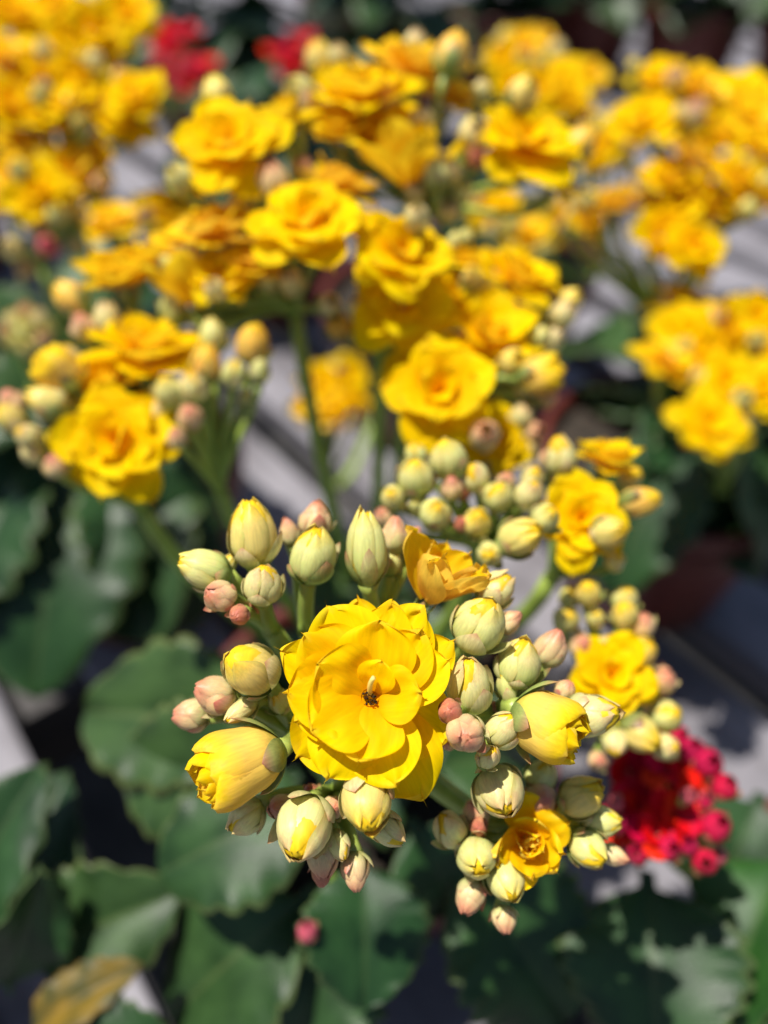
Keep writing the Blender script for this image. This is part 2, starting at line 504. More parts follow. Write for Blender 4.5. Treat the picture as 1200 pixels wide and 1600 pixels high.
def joined_bud(tone):
    """a far bud: heart, petals and sepals in one small mesh"""
    def mk():
        verts, faces, att = [], [], []
        def add(me, rot, sc=1.0):
            k = len(verts)
            mt = Matrix.Rotation(rot, 4, 'Z') @ Matrix.Scale(sc, 4)
            a = me.attributes['pt'].data
            for i, v in enumerate(me.vertices):
                verts.append(tuple(mt @ v.co)); att.append(a[i].value)
            for p in me.polygons:
                faces.append(tuple(k + q for q in p.vertices))
        for q in range(4):
            add(bud_petal_mesh('tmp', 1.0, .45, .02, .6, q, None, nu=7, nv=5), q * math.pi / 2)
        return new_mesh('bud', verts, faces, M['bud_' + tone], att, [.5] * len(att))
    return cached(('jb', tone), mk)

def calyx_mesh(kind):
    def mk():
        verts, faces, att = [], [], []
        for q in range(4):
            me = sepal_mesh('tmp', (.55, .66, .6, .7)[q], .5, (.0, .06, .02, .14)[q], q, None, nu=6, nv=4)
            k = len(verts); mt = Matrix.Rotation(q * math.pi / 2 + .6, 4, 'Z'); a = me.attributes['pt'].data
            for i, v in enumerate(me.vertices):
                verts.append(tuple(mt @ v.co)); att.append(a[i].value)
            for p in me.polygons:
                faces.append(tuple(k + q2 for q2 in p.vertices))
        return new_mesh('calyx', verts, faces, M['sepal_' + kind], att)
    return cached(('cx', kind), mk)

def add_plump(plant, inv, centre, axis, length, width, r):
    """a fat half-open double flower: two wraps of broad petals round a crumpled heart"""
    base = centre - axis * (length * .5)
    sxy = width / .90
    f = bpy.data.objects.new('flower', None)
    COL.objects.link(f); f.parent = plant; f.empty_display_size = .005
    f.matrix_local = inv @ frame(base, axis, r.uniform(0, 6.28)) @ Matrix.Diagonal((sxy, sxy, length, 1))
    for ring, (cnt, sc, zs, mat) in enumerate(((4, 1.0, .92, 'petal_blush'), (4, .88, 1.0, 'petal_blush'), (5, .66, 1.0, 'petal'), (4, .46, 1.0, 'petal_deep'), (3, .28, .98, 'petal_deep'))):
        a0 = r.uniform(0, 6.28)
        for q in range(cnt):
            var = r.randrange(3)
            me = cached(('pl', ring, var), lambda: bud_petal_mesh('petal', (1.02, 1.02, .8, .8, .8)[ring] + .12 * var, .25, .42 + .12 * var, .3, 500 + ring * 5 + var, M[mat], star=.80, nu=14, nv=12, bulge=(.07, .09, .16, .2, .2)[ring]))
            k = sc * r.uniform(.95, 1.05)
            lm = Matrix.Rotation(a0 + (q + r.uniform(-.15, .15)) * 2 * math.pi / cnt, 4, 'Z') @ Matrix.Rotation(R(r.uniform(-5, 5)), 4, 'Y') @ Matrix.Diagonal((k, k, zs * r.uniform(.88, 1.05), 1))
            link('petal', me, f, local=lm)
    a0 = r.uniform(0, 6)
    for q in range(4):
        link('sepal', bud_sepal(r.choice((0, 3)), 'g'), f, local=Matrix.Rotation(a0 + q * 1.57, 4, 'Z') @ Matrix.Diagonal((1, 1, .8, 1)))
    return base

def add_bud(plant, inv, centre, axis, length, width, tone, detail=True, r=None):
    """returns base point"""
    r = r or rnd
    base = centre - axis * (length * .5)
    sxy = width / .93
    mt = frame(base, axis, r.uniform(0, 6.28)) @ Matrix.Diagonal((sxy, sxy, length, 1))
    sk = {'y': 'gw', 'g': 'gw', 'w': 'w', 'p': 'wr', 'r': 'r', 'o': 'g', 'm': 'r', 'k': 'r'}[tone]
    if detail:
        cm = {'m': 'core_red', 'k': 'core_red', 'p': 'bud_p', 'r': 'bud_r'}.get(tone, 'core')
        core = cached(('core', cm), lambda: bud_core_mesh('bud', M[cm]))
        b = link('bud', core, plant, local=inv @ mt)
        loose = 1 if tone in 'yo' else 0
        a0 = r.uniform(0, 6.28)
        npet = r.choice((5, 5, 6))
        for q in range(npet):
            sc = r.uniform(.93, 1.05)
            lm = Matrix.Rotation(a0 + q * 2 * math.pi / npet + r.uniform(-.14, .14), 4, 'Z') @ Matrix.Diagonal((sc, sc, (r.uniform(.82, 1.04) if tone in 'pr' else r.uniform(.90, 1.04)), 1))
            link('petal', bud_petal(r.randrange(5), tone, loose), b, local=lm)
        ns = 4
        for q in range(ns):
            var = r.randrange(4)
            lm = Matrix.Rotation(a0 + .8 + q * math.pi / 2 + r.uniform(-.2, .2), 4, 'Z') @ Matrix.Diagonal((1, 1, r.uniform(.8, 1.1), 1))
            link('sepal', bud_sepal(var, r.choice(sk)), b, local=lm)
    else:
        b = link('bud', joined_bud(tone), plant, local=inv @ mt)
        link('calyx', calyx_mesh(sk[0]), b, local=Matrix.Rotation(r.uniform(0, 6), 4, 'Z'))
    return base

FLOWERS = {
 # rings: count, length, width, lift at base, lift at tip (degrees), cup
 'full': [(5, 1.08, .88, 6, -18, .06), (5, 1.0, .84, 24, 0, .08), (5, .82, .74, 44, 14, .12), (3, .56, .58, 66, 34, .16)],
 'fullb': [(5, 1.08, .86, 16, 0, .08), (5, 1.0, .80, 38, 20, .12), (4, .82, .70, 58, 40, .16), (3, .6, .5, 76, 60, .2)],
 'cup': [(5, 1.75, 1.25, 36, 58, .14), (4, 1.5, 1.1, 56, 78, .2)],
 'rose': [(5, 1.30, 1.15, 8, 34, .12), (4, 1.15, 1.1, 34, 66, .18), (4, .95, .85, 54, 90, .26), (4, .72, .6, 68, 104, .3)],
 'four': [(4, 1.0, .98, 16, -8, .06), (4, .8, .76, 40, 12, .1)],
 'far': [(6, 1.12, .90, 14, -12, .07), (6, .95, .78, 42, 10, .12), (4, .66, .6, 70, 40, .16)],
}
def add_flower(plant, inv, centre, axis, radius, kind, mat='petal', hi=False, r=None):
    r = r or rnd
    fm = frame(centre - axis * radius * (.1 if kind.startswith(('full', 'far', 'four')) else .75), axis, r.uniform(0, 6.28))
    f = bpy.data.objects.new('flower', None)
    COL.objects.link(f); f.parent = plant; f.empty_display_size = .005
    f.matrix_local = inv @ fm @ Matrix.Scale(radius, 4)
    for ri, (cnt, L, W, e0, e1, cup) in enumerate(FLOWERS[kind]):
        a0 = r.uniform(0, 6.28)
        for q in range(cnt):
            var = r.randrange(4)
            def mk():
                s = random.Random(hash((ri, var)) % 1000)
                nu, nv = (14, 12) if hi else (8, 6)
                return petal_mesh('petal', L * s.uniform(.95, 1.04), W * s.uniform(.92, 1.08), R(e0 + s.uniform(-6, 6)), R(e1 + s.uniform(-9, 9)),
                                  cup * s.uniform(.4, 1.4), s.uniform(.05, .12), s.uniform(.03, .08), ri * 10 + var, M[mat], nu, nv)
            me = cached(('fp', kind, ri, var, mat, hi), mk)
            lm = Matrix.Translation((0, 0, .035 * ri)) @ Matrix.Rotation(a0 + (q + r.uniform(-.17, .17)) * 2 * math.pi / cnt, 4, 'Z') \
                @ Matrix.Rotation(R(r.uniform(-11, 9)), 4, 'Y') @ Matrix.Rotation(R(r.uniform(-12, 12)), 4, 'X') @ Matrix.Scale(r.uniform(.86, 1.06), 4)
            link('petal', me, f, local=lm)
    # calyx under the flower
    link('calyx', calyx_mesh('g'), f, local=Matrix.Translation((0, 0, -.42)) @ Matrix.Diagonal((.45, .45, .75, 1)))
    return centre - axis * radius * (.1 if kind.startswith(('full', 'far', 'four')) else .75) - axis * radius * .42

SIZE = {'far': 1.06, 'full': 1.05, 'fullb': 1.12, 'four': 1.2, 'cup': 1.15, 'rose': 1.0, 'm': 1.0}
# stems --------------------------------------------------------------
class Tubes:
    def __init__(self):
        self.v, self.f, self.a = [], [], []
    def add(self, p0, t0, p1, t1, r0, r1, n=10, seg=8, a0=0.0, a1=1.0, flare=True):
        d = (p1 - p0).length
        pts = []
        for i in range(n + 1):
            t = i / n
            h00 = 2*t**3 - 3*t**2 + 1; h10 = t**3 - 2*t**2 + t; h01 = -2*t**3 + 3*t**2; h11 = t**3 - t**2
            pts.append(p0 * h00 + t0 * (h10 * d) + p1 * h01 + t1 * (h11 * d))
        up = Vector((0.3, 0.9, .2)).normalized()
        k = len(self.v)
        for i, p in enumerate(pts):
            tan = (pts[min(i + 1, n)] - pts[max(i - 1, 0)]).normalized()
            sx = tan.cross(up).normalized(); sy = sx.cross(tan)
            t = i / n
            rr = r0 + (r1 - r0) * t
            if flare:
                rr *= 1 + .55 * max(0, (t - .82) / .18) ** 2 + .25 * max(0, (.12 - t) / .12)
            for j in range(seg):
                a = 2 * math.pi * j / seg
                self.v.append(p + sx * (math.cos(a) * rr) + sy * (math.sin(a) * rr)); self.a.append(a0 + (a1 - a0) * t)
            if i:
                for j in range(seg):
                    b = k + (i - 1) * seg; c = k + i * seg
                    self.f.append((b + j, b + (j + 1) % seg, c + (j + 1) % seg, c + j))
        self.f.append(tuple(k + j for j in range(seg))[::-1]); self.f.append(tuple(k + n * seg + j for j in range(seg)))
    def build(self, plant, inv, name='stem'):
        return link(name, new_mesh(name, [inv @ p for p in self.v], self.f, M['stem'], self.a), plant)

# leaves -------------------------------------------------------------
def leaf_mesh(seed, mat):
    """unit leaf along +X with scalloped margin, thick blade, midrib; bends and waves"""
    rr = random.Random(seed)
    nu, nv = 56, 14
    k = rr.choice((6, 7, 8)); bend = rr.uniform(.08, .40); fold = rr.uniform(.05, .40); wav = rr.uniform(.03, .07)
    ph = rr.uniform(0, 6.28); tw = rr.uniform(-.35, .35)
    top, bot = [], []
    at, ed = [], []
    for i in range(nu + 1):
        u = i / nu
        uu = min(1, max(0, (u - .12) / .88))
        w = .05 + .45 * (math.sin(math.pi * uu ** .92) ** .72 if 0 < uu < 1 else 0)
        if u >= 1: w = .02
        scal = abs(math.sin(math.pi * k * uu)) ** .7
        amp = .17 * min(1, max(0, (uu - .15) / .2))
        for j in range(nv + 1):
            v = -1 + 2 * j / nv
            ev = max(0, (abs(v) - .55) / .45) ** 1.3
            s = 1 + amp * (scal - .75) * ev
            y = w * v * s
            z = .12 * math.sin(math.pi * u) * bend * 2 - bend * u ** 2.2
            z += fold * abs(y) * 1.0 - .16 * y * y
            z += wav * math.sin(11 * u + ph + (2.4 if v > 0 else 0)) * abs(v) ** 2
            z += .014 * math.sin(math.pi * 2 * k * uu + ph) * ev
            z += tw * y * u
            z += -.014 * math.exp(-(v * 9) ** 2)
            th = .020 * (1 - abs(v) ** 5) * (1 if 0 < i < nu else .4) + .003
            top.append((u, y, z + th)); bot.append((u, y, z - th * (1 + .8 * math.exp(-(v * 7) ** 2))))
            at.append(u); ed.append(max(abs(v), 0) if u < .985 else 1)
    n = nv + 1; N = len(top)
    faces = []
    for i in range(nu):
        for j in range(nv):
            faces.append((i * n + j, (i + 1) * n + j, (i + 1) * n + j + 1, i * n + j + 1))
            faces.append((N + i * n + j, N + i * n + j + 1, N + (i + 1) * n + j + 1, N + (i + 1) * n + j))
        for j in (0, nv):
            q = (i * n + j, N + i * n + j, N + (i + 1) * n + j, (i + 1) * n + j)
            faces.append(q if j == 0 else q[::-1])
    for j in range(nv):
        faces.append((nu * n + j, N + nu * n + j, N + nu * n + j + 1, nu * n + j + 1))
        faces.append((j + 1, N + j + 1, N + j, j))
    return new_mesh('leaf', top + bot, faces, mat, at + at, ed + ed)

def add_leaf(plant, inv, base, tip, width, up=None, var=0, mat='leaf', roll=0.0, label=None):
    d = tip - base
    L = d.length
    x = d.normalized()
    up = (up or Vector((0, 0, 1))).normalized()
    y = up.cross(x).normalized(); z = x.cross(y)
    mt = Matrix(((x.x, y.x, z.x, base.x), (x.y, y.y, z.y, base.y), (x.z, y.z, z.z, base.z), (0, 0, 0, 1)))
    mt = mt @ Matrix.Rotation(roll, 4, 'X') @ Matrix.Diagonal((L, width, L * .8, 1))
    me = cached(('leaf', var, mat), lambda: leaf_mesh(100 + var, M[mat]))
    o = link('leaf', me, plant, local=inv @ mt)
    if label:
        o['label'] = label
    return o

def rosette(plant, inv, centre, z0, z1, pairs, length, seed, mat='leaf', skip=None, width=.66):
    rr = random.Random(seed)
    for i in range(pairs):
        f = i / max(1, pairs - 1)
        z = z0 + (z1 - z0) * f
        for s in (0, 1):
            a = i * R(90 + 13) + s * math.pi + rr.uniform(-.3, .3) + seed
            if skip and skip(a, f):
                continue
            el = R(rr.uniform(-26, 14) + 36 * f)
            L = length * (1.0 - .35 * f) * rr.uniform(.85, 1.12)
            b = Vector((centre[0], centre[1], z))
            dr = Vector((math.cos(a) * math.cos(el), math.sin(a) * math.cos(el), math.sin(el)))
            add_leaf(plant, inv, b + dr * .006, b + dr * L, L * width * rr.uniform(.85, 1.1), None, rr.randrange(12), mat, rr.uniform(-.5, .5))

def skirt(plant, inv, centre, n, length, seed, mat='leaf', z=.090, skip=None):
    rr = random.Random(seed)
    for i in range(n):
        a = 2 * math.pi * (i + rr.uniform(-.3, .3)) / n
        if skip and skip(a, 0):
            continue
        el = R(rr.uniform(-38, -6))
        L = length * rr.uniform(.85, 1.15)
        dr = Vector((math.cos(a) * math.cos(el), math.sin(a) * math.cos(el), math.sin(el)))
        b = Vector((centre[0], centre[1], z + rr.uniform(.012, .03))) + Vector((math.cos(a), math.sin(a), 0)) * .022
        add_leaf(plant, inv, b, b + dr * L, L * .66 * rr.uniform(.85, 1.15), None, rr.randrange(12), mat, rr.uniform(-.4, .4))

# pots ---------------------------------------------------------------
def lathe(prof, seg, mat, name):
    verts, faces = [], []
    n = len(prof)
    for (r_, z) in prof:
        for j in range(seg):
            a = 2 * math.pi * j / seg
            verts.append((r_ * math.cos(a), r_ * math.sin(a), z))
    for i in range(n - 1):
        for j in range(seg):
            faces.append((i * seg + j, i * seg + (j + 1) % seg, (i + 1) * seg + (j + 1) % seg, (i + 1) * seg + j))
    return new_mesh(name, verts, faces, mat)

def pot_parts():
    body = lathe([(.001, .002), (.038, .0), (.041, .002), (.0545, .070), (.0545, .0705), (.052, .0705), (.0395, .006), (.001, .005)], 48, M['pot'], 'pot')
    rim = lathe([(.0548, .068), (.0580, .0685), (.0595, .084), (.0590, .0855), (.0565, .0855), (.0550, .084), (.0535, .0695), (.0548, .068)], 48, M['pot'], 'rim')
    sv, sf = [(0, 0, .079)], []
    rr = random.Random(5)
    rings, seg = 8, 36
    for i in range(1, rings + 1):
        for j in range(seg):
            a = 2 * math.pi * j / seg
            sv.append((.0545 * i / rings * math.cos(a), .0545 * i / rings * math.sin(a), .078 + rr.uniform(-.002, .002) - (.003 if i == rings else 0)))
    for j in range(seg):
        sf.append((0, 1 + j, 1 + (j + 1) % seg))
    for i in range(rings - 1):
        for j in range(seg):
            a, b = 1 + i * seg, 1 + (i + 1) * seg
            sf.append((a + j, b + j, b + (j + 1) % seg, a + (j + 1) % seg))
    soil = new_mesh('soil', sv, sf, M['soil'])
    return body, rim, soil
POT = pot_parts()

def potted(label, loc, group, name='potted_kalanchoe', scale=1.0, rot=0.0):
    t = thing(name, label, 'potted plant', group, loc)
    inv = Matrix.Translation(Vector(loc)).inverted()
    mt = Matrix.Rotation(rot, 4, 'Z') @ Matrix.Scale(scale, 4)
    p = link('pot', POT[0], t, local=mt)
    link('rim', POT[1], p); link('soil', POT[2], p)
    return t, inv

def head(plant, inv, base, node, items, r_main=.0021, r_ped=.0010, detail=False, hi=False, base_dir=None, seed=0, subs=None, node_dir=None, extra=0):
    """one flower head: main stem to the node, then a stalk to every flower and bud.
    items: (px, py, depth, kind, width_px, axis or None, length ratio)"""
    tb = Tubes()
    rr = random.Random(seed)
    up = Vector((0, 0, 1))
    ndir = node_dir or (up * .8 + (node - base).normalized() * .6).normalized()
    if base is not None:
        tb.add(base, base_dir or up, node, ndir, r_main * 1.25, r_main, n=16, seg=10, a0=0, a1=.7, flare=False)
    def place(it, nd, nddir, rp):
        px, py, z, kind, w = it[:5]
        ax = it[5] if len(it) > 5 and it[5] is not None else None
        ratio = it[6] if len(it) > 6 else 1.12
        c = P(px, py, z)
        if ax is None:
            ax = (up * .55 + (c - nd).normalized() * .55 + D(0, 0, 1) * .30 +
                  Vector((rr.uniform(-.3, .3), rr.uniform(-.3, .3), rr.uniform(-.2, .2)))).normalized()
        else:
            ax = D(*ax)
        wd = w / FPX * z * SIZE.get(kind, 1.0)
        if kind in FLOWERS:
            mat = it[7] if len(it) > 7 else 'petal'
            b = add_flower(plant, inv, c, ax, wd / 2, kind, mat, hi, rr)
        elif kind == 'plump':
            b = add_plump(plant, inv, c, ax, wd * ratio, wd, rr)
        else:
            b = add_bud(plant, inv, c, ax, wd * ratio, wd, kind, detail, rr)
        d = (b - nd)
        tb.add(nd, (nddir * .7 + d.normalized() * .5).normalized(), b + ax * .0004, (ax * .9 + d.normalized() * .35).normalized(), rp * 1.15, rp * min(1.0, .45 + wd / .012), n=8, seg=7, a0=.5, a1=1)
    fl = [it for it in items if it[3] in FLOWERS]
    more = []
    for k in range(extra if fl else 0):
        it = rr.choice(fl)
        a = rr.uniform(0, 6.28); q = it[4] * rr.uniform(.45, .62)
        more.append((it[0] + q * math.cos(a), it[1] - q * math.sin(a) * .8, it[2] - rr.uniform(0, .006), rr.choice('wgpyp' if it[3] != 'four' else 'mk'), it[4] * rr.uniform(.24, .36)))
    items = [it + (None, 1.12, 'petal_deep')[len(it) - 5:] if it[3] in ('far', 'fullb') and len(it) < 8 and rr.random() < .3 else it for it in items] + more
    if subs:
        for (sn, its) in subs:
            d = (sn - node).normalized()
            tb.add(node, (ndir * .5 + d * .7).normalized(), sn, (d * .6 + up * .5).normalized(), r_main * .95, r_ped * 1.35, n=8, seg=9, a0=.4, a1=.7, flare=False)
            for it in its:
                place(it, sn, (d * .6 + up * .5).normalized(), r_ped)
    for it in items:
        place(it, node, ndir, r_ped)
    tb.build(plant, inv)

# ------------------------------------------------------------------ the front plant
YG = 'yellow double kalanchoes on the bench'
fx, fy = -0.004, 0.138
plant, inv = potted('nearest yellow kalanchoe, its flower head of pale buds in sharp focus', (fx, fy, 0), YG)
ROOT = Vector((fx, fy, 0.078))

# -- front head: the sharp one
NODE = P(585, 1165, .130)
def sub(px, py, z, *its):
    return (P(px, py, z), its)
SUBS = [
 sub(425, 985, .1235,
     (395, 835, .1165, 'y', 82, (-.08, 1, .28), 1.30),
     (320, 890, .1150, 'g', 66, (-.85, .35, .42), 1.25),
     (343, 931, .1120, 'p', 52, (-.45, .25, .85), 1.0),
     (373, 961, .1110, 'r', 33, (-.2, -.1, .9), 1.05),
     (411, 913, .1130, 'w', 64, (.12, .8, .55), 1.05),
     (352, 888, .1190, 'g', 34, (.5, .7, .3), 1.6), (402, 946, .1160, 'r', 26, (.1, .1, .9), 1.1)),
 sub(480, 985, .1250,
     (488, 868, .1160, 'g', 76, (.18, .85, .5), 1.25),
     (493, 812, .1230, 'p', 50, (.08, .95, .3), 1.15),
     (452, 832, .1230, 'p', 33, (-.2, .9, .3), 1.4)),
 sub(588, 985, .1260,
     (573, 858, .1160, 'g', 70, (-.05, 1, .22), 1.65),
     (617, 836, .1220, 'p', 46, (.05, .95, .3), 1.3),
     (648, 845, .1230, 'p', 27, (.25, .95, .2), 1.7),
     (613, 880, .1230, 'g', 34, (.2, .9, .3), 1.4),
     (690, 896, .1150, 'cup', 118, (.42, .82, .30), 1, 'petal_peach')),
 sub(710, 1035, .1230,
     (775, 922, .1190, 'w', 58, (.6, .7, .35), 1.1),
     (750, 975, .1120, 'g', 88, (.25, .75, .60), 1.08),
     (795, 972, .1170, 'p', 33, (.6, .5, .3), 1.5)),
 sub(770, 1120, .1220,
     (733, 1072, .1095, 'w', 74, (-.05, .85, .50), 1.30),
     (812, 1036, .1130, 'g', 72, (.12, .9, .42), 1.10),
     (860, 1012, .1180, 'p', 52, (.35, .85, .30), 1.25),
     (703, 1111, .1040, 'r', 38, (-.25, .2, .9), 1.05),
     (727, 1146, .1030, 'p', 60, (-.1, .1, .95), 1.05),
     (786, 1140, .1080, 'w', 56, (.35, .7, .5), 1.1),
     (793, 1072, .1130, 'g', 36, (-.25, .9, .3), 1.7),
     (856, 1132, .1080, 'plump', 100, (.80, -.30, .55), 1.15),
     (926, 1117, .1130, 'w', 72, (.75, .25, .55), 1.15),
     (882, 1077, .1150, 'p', 31, (.35, .8, .4), 1.1),
     (763, 1182, .1070, 'w', 38, (.2, .6, .7), 1.3), (700, 1160, .1120, 'p', 26, (-.3, .2, .8), 1.2),
     (835, 1085, .1170, 'w', 34, (.3, .8, .4), 1.4), (770, 1108, .1160, 'p', 28, (.1, .6, .7), 1.2)),
 sub(800, 1290, .1330,
     (780, 1236, .1110, 'w', 82, (.08, -.35, .92), 1.05),
     (845, 1247, .1190, 'p', 52, (.15, .2, .9), 1.05),
     (846, 1212, .1210, 'g', 52, (.3, .8, .4), 1.0),
     (908, 1245, .1190, 'y', 66, (.6, .55, .55), 1.15),
     (940, 1284, .1200, 'g', 54, (.85, .15, .45), 1.1),
     (919, 1327, .1180, 'g', 62, (.45, -.25, .85), 1.05),
     (960, 1336, .1210, 'p', 32, (.7, -.2, .5), 1.4),
     (832, 1324, .1140, 'rose', 116, (.08, .10, .97), 1, 'petal_deep'),
     (745, 1340, .1150, 'g', 66, (-.05, -.05, .99), 1.0),
     (790, 1376, .1160, 'g', 64, (.15, -.35, .9), 1.05),
     (735, 1400, .1180, 'p', 48, (-.35, -.6, .65), 1.15),
     (787, 1436, .1190, 'p', 38, (.05, -.75, .6), 1.1),
     (703, 1296, .1170, 'w', 54, (-.35, .7, .5), 1.30),
     (743, 1268, .1190, 'p', 42, (-.15, .7, .5), 1.2),
     (748, 1292, .1165, 'r', 29, (-.1, .1, .9), 1.1)),
 sub(530, 1235, .1240,
     (385, 1276, .1120, 'w', 56, (-.62, -.45, .6), 1.1),
     (474, 1293, .1070, 'w', 92, (-.12, -.42, .88), 1.12),
     (505, 1340, .1105, 'p', 50, (.1, -.8, .5), 1.1),
     (503, 1366, .1120, 'r', 34, (.0, -.9, .4), 1.1),
     (555, 1361, .1115, 'p', 46, (.1, -.85, .45), 1.3),
     (573, 1254, .1030, 'y', 86, (.05, -.5, .86), 1.12),
     (606, 1296, .1070, 'w', 50, (.75, -.45, .4), 1.2), (440, 1262, .1120, 'p', 40, (-.5, .2, .7), 1.2),
     (520, 1262, .1110, 'p', 36, (.1, .3, .8), 1.2), (487, 1238, .1140, 'r', 28, (-.1, .5, .7), 1.1), (528, 1320, .1100, 'w', 38, (.4, -.6, .5), 1.3)),
 sub(470, 1150, .1230,
     (390, 1045, .1090, 'y', 86, (-.42, .52, .72), 1.15),
     (335, 1086, .1120, 'p', 60, (-.7, .35, .5), 1.1),
     (300, 1117, .1150, 'p', 50, (-.92, .1, .35), 1.15), (378, 1110, .1110, 'w', 34, (-.5, -.3, .6), 1.8), (436, 1095, .1150, 'g', 40, (-.2, .6, .6), 1.2),
     (376, 1196, .1060, 'plump', 106, (-.84, -.22, .52), 1.32)),
]
head(plant, inv, ROOT + Vector((0, -.004, 0)), NODE, [], .0024, .00115, True, True, seed=3, subs=SUBS)

# -- the open flower in the middle of the front head, petal by petal
def main_flower():
    c = P(579, 1091, .1065)
    axis = D(-.02, .30, .95)
    q = axis.to_track_quat('Z', 'Y')
    # local X as near as possible to picture right
    z = axis; x = (AX_R - z * AX_R.dot(z)).normalized(); y = z.cross(x)
    S = .01
    fm = Matrix(((x.x, y.x, z.x, c.x), (x.y, y.y, z.y, c.y), (x.z, y.z, z.z, c.z), (0, 0, 0, 1)))
    f = bpy.data.objects.new('flower', None)
    COL.objects.link(f); f.parent = plant; f.empty_display_size = .005
    f.matrix_local = inv @ fm @ Matrix.Scale(S, 4)
    f['label'] = 'fully open bright yellow double flower'
    px = .1065 / FPX / S
    up_ = Matrix.Scale(1 / S, 4)
    # angle in the picture, reach in photo pixels, width/length, lift at base, lift at tip, cup, height of the ring
    pet = [
     (98, 156, .50, 4, 0, .14, -.0004), (77, 154, .62, 10, 8, .10, .0004), (60, 164, .66, 8, 4, .08, .0002),
     (34, 160, .58, 6, -2, .12, .0000), (-27, 138, .95, 2, -14, .03, -.0004), (-62, 172, .78, 0, -16, .05, -.0008),
     (-93, 126, .60, 10, -10, .08, -.0002), (-143, 152, .80, 0, -26, .14, -.0006), (152, 162, .60, 12, 8, .14, .0002),
     (-119, 128, .86, 18, -2, .05, .0006), (-72, 124, .86, 18, 0, .05, .0006), (116, 158, .84, 16, 14, .07, .0008),
     (136, 144, .82, 20, 16, .06, .0010), (50, 130, .86, 22, 12, .07, .0010), (24, 138, .70, 20, 2, .08, .0008),
     (180, 128, .92, 24, 12, .08, .0011), (-162, 116, .86, 24, 6, .08, .0011),
     (84, 122, 1.05, 30, 22, .07, .0014), (3, 74, 1.15, 36, 12, .08, .0019), (-100, 82, 1.25, 34, 4, .07, .0018),
     (-150, 94, 1.15, 36, 10, .09, .0019), (148, 96, 1.20, 40, 26, .09, .0020), (66, 58, .95, 50, 44, .12, .0022),
    ]
    for i, (ang, ln, wr, e0, e1, cup, h) in enumerate(pet):
        a = R(ang); em = R((e0 + e1) / 2)
        d = x * (math.cos(a) * math.cos(em)) + y * (math.sin(a) * math.cos(em)) + z * math.sin(em)
        pr = math.hypot(d.dot(AX_R), d.dot(AX_U))
        L = ln * px / max(pr, .5) * .91
        rr = random.Random(i)
        me = petal_mesh('petal', L, L * wr * 1.06, R(e0 + rr.uniform(-3, 3)), R(e1 + rr.uniform(-5, 5)), cup * rr.uniform(.5, 1.4), (.045 + .035 * rr.random()), .035, 300 + i, M['petal'], 22, 18, .08 / L, .42, .075)
        link('petal', me, f, local=Matrix.Translation((0, 0, h / S)) @ Matrix.Rotation(a, 4, 'Z') @ Matrix.Rotation(R(rr.uniform(-6, 6)), 4, 'X'))
    # throat with dark anthers and pale pistil
    vs, fs, at = [], [], []
    rr = random.Random(4)
    for k in range(40):
        a = rr.uniform(0, 6.28); r_ = rr.uniform(.0003, .00105)
        cx, cy, cz = r_ * math.cos(a), r_ * math.sin(a) - .0002, .0024 + rr.uniform(-.0006, .0008)
        s = rr.uniform(.00010, .00020); b = len(vs)
        for (dx, dy, dz) in ((1, 0, 0), (-1, 0, 0), (0, 1, 0), (0, -1, 0), (0, 0, 1.5), (0, 0, -1.5)):
            vs.append((cx + dx * s, cy + dy * s, cz + dz * s)); at.append(.5)
        for t in ((0, 2, 4), (2, 1, 4), (1, 3, 4), (3, 0, 4), (2, 0, 5), (1, 2, 5), (3, 1, 5), (0, 3, 5)):
            fs.append(tuple(b + q for q in t))
    th = lathe([(.0001, -.0004), (.0007, -.0002), (.0010, .0008), (.0012, .0024)], 16, M['petal'], 'throat')
    ta = th.attributes.new('pt', 'FLOAT', 'POINT'); ta.data.foreach_set('value', [.25] * len(th.vertices))
    link('throat', th, f, local=up_)
    link('anthers', new_mesh('anthers', vs, fs, M['anther'], at), f, local=up_)
    tb = Tubes()
    tb.add(Vector((0, .0002, .001)), Vector((0, 0.1, 1)), Vector((.0006, .0022, .0052)), Vector((.5, .5, .6)), .00042, .00030, n=10, seg=8, flare=False)
    link('pistil', new_mesh('pistil', tb.v, tb.f, M['pistil'], tb.a), f, local=up_)
    link('calyx', calyx_mesh('g'), f, local=up_ @ Matrix.Translation((0, 0, -.006)) @ Matrix.Diagonal((.008, .008, .010, 1)))
    t2 = Tubes()
    b = c - axis * .006
    t2.add(NODE, Vector((0, 0, 1)), b, axis, .0018, .0015, n=8)
    t2.build(plant, inv)
main_flower()

